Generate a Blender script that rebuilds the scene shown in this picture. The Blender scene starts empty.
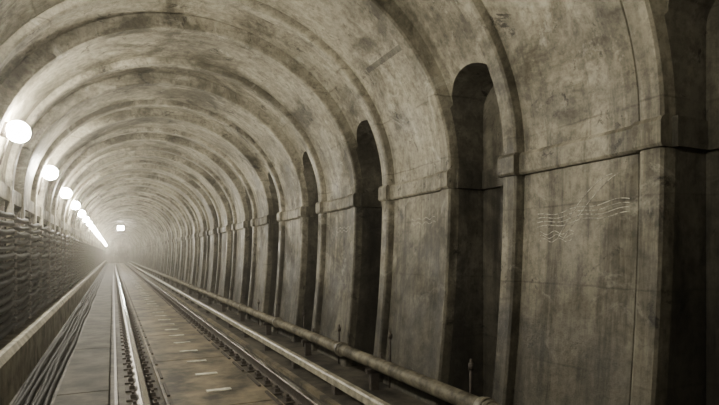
import bpy, bmesh, math, random
from mathutils import Vector
random.seed(4)
D=bpy.data; C=bpy.context; SC=C.scene

# ---------------- parameters ----------------
F=520.0; PSI=math.atan(246.5/F)
EYE=1.45
XC=0.97; A=2.23; ZS=2.32; B=2.0
FLOOR=-0.15
P=2.30; PIER=1.50; Y0=2.14
NB=44; YSTART=Y0-2*P; YEND=YSTART+NB*P
ND=.36

def obj(name,me,parent=None,mat=None):
    o=D.objects.new(name,me); SC.collection.objects.link(o)
    if parent: o.parent=parent
    if mat: me.materials.append(mat)
    return o
def empty(name,loc=(0,0,0)):
    o=D.objects.new(name,None); SC.collection.objects.link(o); o.location=loc; return o
def mesh(name,v,f,smooth=False):
    me=D.meshes.new(name); me.from_pydata(v,[],f); me.update()
    if smooth:
        for p in me.polygons: p.use_smooth=True
    return me
def box(bm,x0,x1,y0,y1,z0,z1):
    vs=[bm.verts.new((x,y,z)) for z in (z0,z1) for y in (y0,y1) for x in (x0,x1)]
    for f in ((0,2,3,1),(4,5,7,6),(0,1,5,4),(2,6,7,3),(0,4,6,2),(1,3,7,5)):
        bm.faces.new([vs[i] for i in f])
def bmobj(name,bm,mat,parent=None,bevel=0):
    me=D.meshes.new(name); bmesh.ops.recalc_face_normals(bm,faces=bm.faces); bm.to_mesh(me); bm.free()
    o=obj(name,me,parent,mat)
    if bevel:
        m=o.modifiers.new('bev','BEVEL'); m.width=bevel; m.segments=2; m.limit_method='ANGLE'
    return o
def extrude_profile(bm,prof,y0,y1):
    a=[bm.verts.new((x,y0,z)) for x,z in prof]; b=[bm.verts.new((x,y1,z)) for x,z in prof]
    n=len(prof)
    for i in range(n):
        j=(i+1)%n; bm.faces.new((a[i],a[j],b[j],b[i]))
    bm.faces.new(a[::-1]); bm.faces.new(b)
def tube(bm,pts,r,seg=8):
    rings=[]
    for i,p in enumerate(pts):
        p=Vector(p); q=Vector(pts[min(i+1,len(pts)-1)]); o=Vector(pts[max(i-1,0)])
        d=(q-o).normalized(); up=Vector((0,0,1)) if abs(d.z)<.9 else Vector((1,0,0))
        s=d.cross(up).normalized(); t=s.cross(d)
        rings.append([bm.verts.new(p+r*(math.cos(k*2*math.pi/seg)*s+math.sin(k*2*math.pi/seg)*t)) for k in range(seg)])
    for a,b in zip(rings,rings[1:]):
        for k in range(seg):
            f=bm.faces.new((a[k],a[(k+1)%seg],b[(k+1)%seg],b[k])); f.smooth=True
    bm.faces.new(rings[0]); bm.faces.new(rings[-1][::-1])

def nodes(name):
    m=D.materials.new(name); m.use_nodes=True; nt=m.node_tree
    return m,nt,nt.nodes['Principled BSDF']
def simple(name,col,rough=.6,metal=0,noise=.25,scale=8,bump=.1,spec=.5):
    m,nt,b=nodes(name); N=nt.nodes; L=nt.links
    tc=N.new('ShaderNodeTexCoord'); n=N.new('ShaderNodeTexNoise'); n.inputs['Scale'].default_value=scale; n.inputs['Detail'].default_value=8; n.inputs['Roughness'].default_value=.65
    L.new(tc.outputs['Object'],n.inputs['Vector'])
    r=N.new('ShaderNodeValToRGB')
    r.color_ramp.elements[0].color=[c*(1-noise*1.6) for c in col]+[1]; r.color_ramp.elements[0].position=.38
    r.color_ramp.elements[1].color=[min(1,c*(1+noise)) for c in col]+[1]; r.color_ramp.elements[1].position=.62
    L.new(n.outputs['Fac'],r.inputs['Fac']); L.new(r.outputs['Color'],b.inputs['Base Color'])
    b.inputs['Roughness'].default_value=rough; b.inputs['Metallic'].default_value=metal
    b.inputs['Specular IOR Level'].default_value=spec
    if bump:
        bp=N.new('ShaderNodeBump'); bp.inputs['Strength'].default_value=bump; bp.inputs['Distance'].default_value=.02
        n2=N.new('ShaderNodeTexNoise'); n2.inputs['Scale'].default_value=scale*5; n2.inputs['Detail'].default_value=6
        L.new(tc.outputs['Object'],n2.inputs['Vector']); L.new(n2.outputs['Fac'],bp.inputs['Height']); L.new(bp.outputs['Normal'],b.inputs['Normal'])
    return m
def emis(name,col,st):
    m,nt,b=nodes(name); b.inputs['Emission Color'].default_value=(*col,1); b.inputs['Emission Strength'].default_value=st
    b.inputs['Base Color'].default_value=(.9,.9,.9,1); return m

def concrete(name='tunnel_concrete',dark=1.0):
    m,nt,b=nodes(name); N=nt.nodes; L=nt.links
    g=N.new('ShaderNodeNewGeometry'); pos=g.outputs['Position']
    def noise(scale,detail=6,vec=None,rough=.6,dist=0):
        n=N.new('ShaderNodeTexNoise'); n.inputs['Scale'].default_value=scale; n.inputs['Detail'].default_value=detail
        n.inputs['Roughness'].default_value=rough; n.inputs['Distortion'].default_value=dist
        L.new(vec or pos,n.inputs['Vector']); return n.outputs['Fac']
    def ramp(fac,p0,c0,p1,c1):
        r=N.new('ShaderNodeValToRGB'); e=r.color_ramp.elements
        e[0].position=p0; e[0].color=(*c0,1); e[1].position=p1; e[1].color=(*c1,1); L.new(fac,r.inputs['Fac']); return r.outputs['Color']
    def mul(a,c,f=1.0,mode='MULTIPLY'):
        x=N.new('ShaderNodeMix'); x.data_type='RGBA'; x.blend_type=mode
        if isinstance(f,float): x.inputs[0].default_value=f
        else: L.new(f,x.inputs[0])
        L.new(a,x.inputs[6]); L.new(c,x.inputs[7]); return x.outputs[2]
    def mrange(v,a,b_,c_,d_):
        x=N.new('ShaderNodeMapRange'); x.inputs['From Min'].default_value=a; x.inputs['From Max'].default_value=b_
        x.inputs['To Min'].default_value=c_; x.inputs['To Max'].default_value=d_; L.new(v,x.inputs['Value']); return x.outputs[0]
    s=N.new('ShaderNodeSeparateXYZ'); L.new(pos,s.inputs[0])
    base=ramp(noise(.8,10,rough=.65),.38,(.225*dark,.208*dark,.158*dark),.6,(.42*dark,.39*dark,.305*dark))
    c=mul(base,ramp(noise(13,10,rough=.78),.38,(.50,.49,.47),.56,(1,1,1)))
    mp=N.new('ShaderNodeMapping'); mp.inputs['Scale'].default_value=(2,6,.45); L.new(pos,mp.inputs['Vector'])
    wallf=mrange(s.outputs['Z'],2.2,3.2,.85,.3)
    c=mul(c,ramp(noise(1.2,7,mp.outputs[0],.7),.42,(.30,.29,.26),.56,(1,1,1)),wallf)
    c=mul(c,ramp(noise(1.1,12,None,.70,.6),.41,(.27,.258,.22),.53,(1,1,1)),.92)
    c=mul(c,ramp(noise(3.1,12,None,.80,.6),.375,(.09,.082,.065),.43,(1,1,1)),.95)
    w=N.new('ShaderNodeMath'); w.operation='MULTIPLY_ADD'; L.new(noise(2.0,4),w.inputs[0]); w.inputs[1].default_value=.05; L.new(s.outputs['Z'],w.inputs[2])
    md=N.new('ShaderNodeMath'); md.operation='PINGPONG'; md.inputs[1].default_value=.31; L.new(w.outputs[0],md.inputs[0])
    c=mul(c,ramp(md.outputs[0],.003,(.45,.43,.4),.010,(1,1,1)),mrange(noise(1.1,3),.47,.6,0,.8))
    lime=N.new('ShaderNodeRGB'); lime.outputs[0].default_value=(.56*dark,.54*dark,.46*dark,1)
    c=mul(c,lime.outputs[0],mrange(noise(2.2,12,None,.74,1.0),.57,.69,0,.55),'MIX')
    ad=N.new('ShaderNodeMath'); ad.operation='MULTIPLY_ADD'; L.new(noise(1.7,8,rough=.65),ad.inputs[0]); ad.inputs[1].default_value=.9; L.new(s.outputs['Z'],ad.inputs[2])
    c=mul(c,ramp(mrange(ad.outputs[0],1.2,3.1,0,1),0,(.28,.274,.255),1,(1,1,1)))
    L.new(c,b.inputs['Base Color'])
    L.new(mrange(noise(2.2,5),.3,.7,.42,.85),b.inputs['Roughness'])
    bp=N.new('ShaderNodeBump'); bp.inputs['Strength'].default_value=.5; bp.inputs['Distance'].default_value=.025
    L.new(noise(7,12,rough=.74),bp.inputs['Height']); L.new(bp.outputs[0],b.inputs['Normal'])
    return m
CON=concrete()
DARKCON=concrete('darker_concrete',.45)  # same concrete in a darker tone, for niche interiors and the vault strip
CON2=simple('floor_concrete',(.05,.044,.034),.7,noise=.5,scale=3,spec=.3)
SLAB=simple('track_slab_concrete',(.12,.098,.062),.6,noise=.55,scale=2.2)
KERB=simple('kerb_concrete',(.25,.23,.175),.7,noise=.4,scale=3)
WALK=simple('walkway_concrete',(.042,.038,.03),.75,noise=.5,scale=2.5,spec=.2)
STEEL=simple('rail_steel',(.10,.085,.07),.45,.8,scale=20)
POL=simple('polished_railhead',(.8,.78,.72),.15,1.0,noise=.05,scale=20,bump=0)
RUST=simple('rusty_iron',(.04,.032,.025),.7,.2,scale=25)
BLK=simple('cable_rubber',(.004,.0038,.0035),.7,noise=.3,scale=12,bump=.05,spec=.18)
MAT=simple('matt_black_board',(.003,.003,.003),.95,noise=.3,scale=12,bump=.0,spec=.05)
PIPE=simple('galvanised_pipe',(.15,.136,.10),.55,.1,noise=.4,scale=6)
PALE=simple('pale_plate',(.24,.223,.17),.5,noise=.3,scale=8)
WHT=simple('white_plate',(.5,.48,.4),.6,noise=.3,scale=8)
CHALK=simple('white_chalk',(.36,.35,.30),.9,noise=.45,scale=40,bump=0)
LAMP=emis('lamp_glass',(1,.935,.78),390)

def profile(off):
    pts=[]
    n=14
    for i in range(n):
        z=-.3+(ZS+.3)*i/n
        t=(ZS-z)/ZS
        pts.append((XC+A+off-.15*t*t,z))
    for i in range(57):
        a=math.pi*i/56
        pts.append((XC+(A+off)*math.cos(a),ZS+(B+off)*math.sin(a)))
    for i in range(n-1,-1,-1):
        z=-.3+(ZS+.3)*i/n
        pts.append((XC-A-off,z))
    return pts
OUT=1.0
R=.18
rows=[(0,.0),(.004,-.05),(.02,-.07),(R-.03,-.07),(R-.01,-.055),(R,-.02),(R+.003,.02),(R+.03,.02),(R+.04,.0),
      (PIER-R-.04,.0),(PIER-R-.03,.02),(PIER-R-.003,.02),(PIER-R,-.02),(PIER-R+.01,-.055),(PIER-R+.03,-.07),(PIER-.02,-.07),(PIER-.004,-.05),(PIER,.0),(PIER+.01,.09),(P-.01,.09),(P,.0)]
verts=[];faces=[]
np_=len(profile(0))
for y,o in rows: verts+=[(x,y,z) for x,z in profile(o)]
base=len(verts)
for y in (0,P): verts+=[(x,y,z) for x,z in profile(OUT)]
nr=len(rows)
for r in range(nr-1):
    for i in range(np_-1):
        a=r*np_+i; faces.append((a,a+1,a+np_+1,a+np_))
for i in range(np_-1):
    a=base+i; faces.append((a,a+np_,a+np_+1,a+1))
    faces.append((i,base+i,base+i+1,i+1))
    k=(nr-1)*np_+i; faces.append((k,k+1,base+np_+i+1,base+np_+i))
faces.append(tuple([r*np_ for r in range(nr)]+[base+np_,base]))
faces.append(tuple([r*np_+np_-1 for r in range(nr-1,-1,-1)]+[base+np_-1,base+2*np_-1]))
me=mesh('bay',verts,faces)
bm=bmesh.new(); bm.from_mesh(me); bmesh.ops.recalc_face_normals(bm,faces=bm.faces); bm.to_mesh(me); bm.free()
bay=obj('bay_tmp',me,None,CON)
NY0=PIER+.005; NY1=P-.005; NR=(NY1-NY0)/2; NH=.30; NZ=3.25-NH
bm=bmesh.new()
pr=[(NY0,-.25),(NY1,-.25)]
for i in range(17):
    a=math.pi*i/16; pr.append(((NY0+NY1)/2+NR*math.cos(a),NZ+NH*math.sin(a)))
x0,x1=1.9,XC+A+ND
va=[bm.verts.new((x0,y,z)) for y,z in pr]; vb=[bm.verts.new((x1,y,z)) for y,z in pr]
n=len(pr)
for i in range(n):
    j=(i+1)%n; bm.faces.new((va[i],va[j],vb[j],vb[i]))
bm.faces.new(va); bm.faces.new(vb)
bmesh.ops.recalc_face_normals(bm,faces=bm.faces)
cm=D.meshes.new('cut'); bm.to_mesh(cm); bm.free()
cm.materials.append(DARKCON)
cut=obj('cut_tmp',cm)
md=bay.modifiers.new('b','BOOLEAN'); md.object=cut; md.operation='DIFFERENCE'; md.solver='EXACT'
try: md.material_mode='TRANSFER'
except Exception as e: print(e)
dg=C.evaluated_depsgraph_get(); bm2=D.meshes.new_from_object(bay.evaluated_get(dg))
D.objects.remove(bay); D.objects.remove(cut)
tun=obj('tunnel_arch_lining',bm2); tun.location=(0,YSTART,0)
for p in bm2.polygons: p.use_smooth=True
try: bm2.set_sharp_from_angle(angle=math.radians(28))
except Exception as e: print(e)
ar=tun.modifiers.new('arr','ARRAY'); ar.use_relative_offset=False; ar.use_constant_offset=True
ar.constant_offset_displace=(0,P,0); ar.count=NB

def xr(z): return XC+A-.15*((ZS-z)/ZS)**2
bm=bmesh.new()
ih=.19
def imp(y0,y1,proj,back=.05):
    extrude_profile(bm,[(xr(ZS)+back,ZS-ih),(xr(ZS)-proj+.015,ZS-ih),(xr(ZS)-proj,ZS-ih+.02),(xr(ZS)-proj,ZS-.03),(xr(ZS)-proj+.02,ZS),(xr(ZS)+back,ZS)],y0,y1)
imp(R+.005,PIER-R-.005,.05)
imp(-.012,R+.01,.11); imp(PIER-R-.01,PIER+.012,.11)
box(bm,XC-A-.05,XC-A+.05,0,P,ZS-ih,ZS)
o=bmobj('trim_impost',bm,CON); o.location=(0,YSTART,0)
ar=o.modifiers.new('arr','ARRAY'); ar.use_relative_offset=False; ar.use_constant_offset=True; ar.constant_offset_displace=(0,P,0); ar.count=NB
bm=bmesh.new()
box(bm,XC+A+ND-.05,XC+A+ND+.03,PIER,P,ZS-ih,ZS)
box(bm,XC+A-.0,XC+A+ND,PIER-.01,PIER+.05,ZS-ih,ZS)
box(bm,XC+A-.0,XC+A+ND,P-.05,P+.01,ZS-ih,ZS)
o=bmobj('trim_niche_band',bm,DARKCON); o.location=(0,YSTART,0)
ar=o.modifiers.new('arr','ARRAY'); ar.use_relative_offset=False; ar.use_constant_offset=True; ar.constant_offset_displace=(0,P,0); ar.count=NB

bm=bmesh.new()
def dark_strip(a0,a1,off,ya,yb):
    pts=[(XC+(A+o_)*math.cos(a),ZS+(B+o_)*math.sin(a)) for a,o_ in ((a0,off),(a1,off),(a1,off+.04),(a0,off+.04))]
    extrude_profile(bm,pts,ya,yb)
dark_strip(.675,.705,-.004,Y0+P+R+.05,Y0+P+PIER-R-.3)
bmobj('vault_dark_strip',bm,DARKCON)  # thin dark strip set on the vault surface for a dark streak

bm=bmesh.new(); box(bm,-2.4,4.4,YEND,YEND+.3,-.4,5.4); bmobj('wall_far',bm,CON)
bm=bmesh.new(); box(bm,-2.4,4.4,YSTART-.3,YSTART,-.4,5.4); bmobj('wall_rear',bm,CON)

bm=bmesh.new(); box(bm,-1.6,4.0,YSTART,YEND,FLOOR-.3,FLOOR); bmobj('floor',bm,CON2)
XL,XR_,X3=.30,1.80,2.32
track=empty('railway_track')
bm=bmesh.new()
L=2.6; y=YSTART+.05
while y<YEND-3:
    box(bm,XL+.2,XR_-.2,y,y+L-.025,FLOOR-.02,FLOOR+.055); y+=L
bmobj('slab_panels',bm,SLAB,track,.008)
bm=bmesh.new(); y=YSTART+.6
while y<YEND-3:
    box(bm,.95,1.22,y,y+.09,FLOOR+.05,FLOOR+.066); y+=.87
bmobj('drain_plates',bm,WHT,track)
bm=bmesh.new(); y=YSTART+.6
while y<YEND-3:
    box(bm,.53,.56,y,y+.6,FLOOR+.05,FLOOR+.075); box(bm,1.53,1.56,y,y+.6,FLOOR+.05,FLOOR+.075); y+=.87
bmobj('slab_edge_angles',bm,RUST,track)
def rail(x,nm,h=.15):
    zt=0; zb=-h
    pr=[(x-.07,zb),(x+.07,zb),(x+.07,zb+.012),(x+.012,zb+.03),(x+.01,zt-.045),(x+.034,zt-.035),(x+.034,zt-.006),(x+.027,zt),(x-.027,zt),(x-.034,zt-.006),(x-.034,zt-.035),(x-.01,zt-.045),(x-.012,zb+.03),(x-.07,zb+.012)]
    bm=bmesh.new(); extrude_profile(bm,pr,YSTART+.02,YEND-.02); bmobj(nm,bm,STEEL,track)
    bm=bmesh.new(); box(bm,x-.022,x+.022,YSTART+.02,YEND-.02,zt-.003,zt+.002); bmobj(nm+'_polished_top',bm,POL,track)
rail(XL,'rail_a'); rail(XR_,'rail_b')
bm=bmesh.new(); y=YSTART+.2
while y<YEND-1:
    for x in (XL,XR_):
        box(bm,x-.17,x+.17,y,y+.2,FLOOR-.01,FLOOR+.022)
        for s in (-1,1):
            box(bm,x+s*.1-.028,x+s*.1+.028,y+.05,y+.15,FLOOR+.02,FLOOR+.062)
            box(bm,x+s*.1-.014,x+s*.1+.014,y+.08,y+.12,FLOOR+.06,FLOOR+.09)
    y+=.42
bmobj('rail_fastenings',bm,RUST,track)
cr=empty('conductor_rail')
bm=bmesh.new()
extrude_profile(bm,[(X3-.05,-.05),(X3+.05,-.05),(X3+.045,.02),(X3+.03,.04),(X3-.03,.04),(X3-.045,.02)],YSTART+.02,YEND-.02)
bmobj('bar',bm,PALE,cr)
bm=bmesh.new(); y=YSTART+.4
while y<YEND-1:
    box(bm,X3-.05,X3+.05,y,y+.1,FLOOR,-.05); y+=1.5
bmobj('insulators',bm,RUST,cr)
bm=bmesh.new(); box(bm,2.05,2.12,YSTART,YEND,FLOOR,FLOOR+.05); bmobj('kerb_strip',bm,SLAB)
bm=bmesh.new(); y=YSTART+.05
while y<YEND-3:
    box(bm,-.56,-.04,y,y+2.98,FLOOR,FLOOR+.05); y+=3.0
bmobj('walkway_slabs',bm,WALK,None,.01)
bm=bmesh.new(); box(bm,.015,.045,YSTART,YEND,FLOOR,FLOOR+.04); bmobj('guide_strip',bm,STEEL)
bm=bmesh.new(); 
extrude_profile(bm,[(-1.27,FLOOR),(-1.0,FLOOR),(-1.0,.33),(-1.04,.4),(-1.27,.4)],YSTART,YEND)
bmobj('wall_left_kerb',bm,KERB)
bm=bmesh.new()
for k in range(6):
    x=-.93+.06*k; pts=[]; y=YSTART+.1; ph=random.random()*6
    while y<YEND-.2:
        pts.append((x+.012*math.sin(y*1.1+ph)+.006*math.sin(y*2.7+ph*2),y,FLOOR+.03+.045*(k%3==1)+.008*(1+math.sin(y*.9+ph)))); y+=.4
    tube(bm,pts,.026,7)
bmobj('floor_cable_bundle',bm,BLK)

rack=empty('cable_rack')
bm=bmesh.new(); SP=1.25; NK=15; DZ=.098
for k in range(NK):
    z=.56+k*DZ; r=.033 if k%3 else .040
    pts=[]; nspan=int((YEND-YSTART)/SP)
    for s in range(nspan):
        sag=random.uniform(.03,.05)
        for t in range(5):
            u=t/5; pts.append((-1.14+random.uniform(-.003,.003),YSTART+.1+(s+u)*SP,z-sag*4*u*(1-u)))
    tube(bm,pts,r,7)
bmobj('cables',bm,BLK,rack)
bm=bmesh.new(); y=YSTART+.1
while y<YEND-.5:
    box(bm,-1.25,-1.21,y-.03,y+.03,.42,2.05)
    for k in range(NK):
        z=.56+k*DZ-.042
        box(bm,-1.25,-1.075,y-.02,y+.02,z-.010,z+.004); box(bm,-1.09,-1.075,y-.02,y+.02,z,z+.045)
    y+=SP
bmobj('brackets',bm,RUST,rack)
bm=bmesh.new(); box(bm,-1.262,-1.25,YSTART+.1,YEND-.1,.42,2.05); bmobj('backing_board',bm,MAT,rack)

pipe=empty('service_pipe'); PX,PZ=2.78,.17
bm=bmesh.new(); tube(bm,[(PX,YSTART+.05,PZ),(PX,YEND-.1,PZ)],.075,24); bmobj('tube',bm,PIPE,pipe)
bm=bmesh.new(); y=3.35
while y<YEND-1:
    tube(bm,[(PX,y,PZ),(PX,y+.14,PZ)],.09,24)
    tube(bm,[(PX,y+.05,PZ),(PX,y+.09,PZ)],.10,24)
    y+=3.0
bmobj('couplings',bm,PIPE,pipe)
bm=bmesh.new(); y=YSTART+1
while y<YEND-1:
    box(bm,PX-.10,PX+.15,y,y+.06,PZ-.12,PZ-.07); box(bm,PX-.05,PX+.05,y,y+.06,FLOOR,PZ-.1)
    box(bm,PX+.085,PX+.105,y+.01,y+.05,PZ-.1,PZ+.1)
    y+=2.3
bmobj('supports',bm,RUST,pipe)

for i in range(9):
    bm=bmesh.new(); y=2.35+i*1.55
    h=.42+.06*(i%3)
    tube(bm,[(2.98,y,FLOOR),(2.99,y,h)],.013,8)
    tube(bm,[(2.99,y,h-.10),(2.99,y,h-.04)],.026,8)
    bmobj('marker_stake',bm,RUST)

ch=empty('chalk_marks')
def addc(pts,w=.0035):
    cu=D.curves.new('stroke','CURVE'); cu.dimensions='3D'; cu.bevel_depth=w
    sp=cu.splines.new('POLY'); sp.points.add(len(pts)-1)
    for i,(y,z) in enumerate(pts): sp.points[i].co=(xr(z)-.0005,y,z,1)
    cu.materials.append(CHALK)
    o=D.objects.new('stroke',cu); SC.collection.objects.link(o); o.parent=ch
for k in range(4):
    addc([(Y0+.28+.85*t/24,1.80-.033*k+.012*math.sin(t*.6+k*.4)+.03*math.cos(t*.13)) for t in range(25)],.003)
for k in range(2):
    addc([(Y0+.36+.06*k+.50*t/20,2.02-.46*(t/20)**(1.4+.3*k)) for t in range(21)],.003)
for k in range(3):
    addc([(Y0+.75+.35*t/20,1.62-.03*k+.015*math.sin(t*.7+k)) for t in range(21)],.0025)
for b_ in (1,2):
    for k in range(2):
        addc([(Y0+b_*P+.35+.5*t/20,1.85-.05*k+.015*math.sin(t)) for t in range(21)],.0025)

def lamp(y):
    e=empty('bulkhead_lamp',(0,0,0))
    H=1.43; z=EYE+H
    cosv=math.sqrt(max(0,1-((z-ZS)/B)**2)); x=XC-A*cosv+.14
    bm=bmesh.new()
    bmesh.ops.create_icosphere(bm,subdivisions=3,radius=.125)
    for v in bm.verts: v.co.y*=1.3; v.co+=Vector((x+.03,y,z))
    for f in bm.faces: f.smooth=True
    bmobj('globe',bm,LAMP,e)
    bm=bmesh.new(); tube(bm,[(x-.16,y,z+.03),(x-.06,y,z)],.09,14)
    tube(bm,[(x-.06,y,z-.05),(x-.15,y,z-.40)],.012,6)
    bmobj('base',bm,RUST,e)
y=7.2-6.8
while y<YEND-2:
    lamp(y); y+=3.4

FL=emis('floodlight_glass',(1,.97,.9),400)
e=empty('hanging_floodlight'); fy=50
bm=bmesh.new(); box(bm,.35,.85,fy,fy+.03,3.55,3.9); bmobj('lamp_face',bm,FL,e)
bm=bmesh.new(); box(bm,.32,.88,fy+.03,fy+.16,3.52,3.93)
tube(bm,[(.45,fy+.1,3.9),(.45,fy+.1,4.3)],.015,8); tube(bm,[(.8,fy+.1,3.9),(.8,fy+.1,4.35)],.015,8)
bmobj('housing',bm,RUST,e)

m=D.materials.new('dusty_air'); m.use_nodes=True; nt=m.node_tree
nt.nodes.remove(nt.nodes['Principled BSDF'])
vs=nt.nodes.new('ShaderNodeVolumeScatter'); vs.inputs['Density'].default_value=.0035; vs.inputs['Anisotropy'].default_value=.8; vs.inputs['Color'].default_value=(1,.95,.83,1)
nt.links.new(vs.outputs[0],nt.nodes['Material Output'].inputs['Volume'])
bm=bmesh.new(); box(bm,-2.2,4.2,YSTART+.01,YEND-.01,FLOOR-.1,5.2); bmobj('dusty_tunnel_air',bm,m)

cam=D.cameras.new('cam'); co=D.objects.new('camera',cam); SC.collection.objects.link(co)
co.location=(0,0,EYE); co.rotation_euler=(math.radians(90),0,-PSI)
cam.sensor_width=36; cam.lens=F/719*36; cam.shift_y=51.5/719; cam.clip_start=.02; cam.clip_end=300
SC.camera=co
w=D.worlds.new('w'); SC.world=w; w.use_nodes=True; w.node_tree.nodes['Background'].inputs[0].default_value=(0,0,0,1)
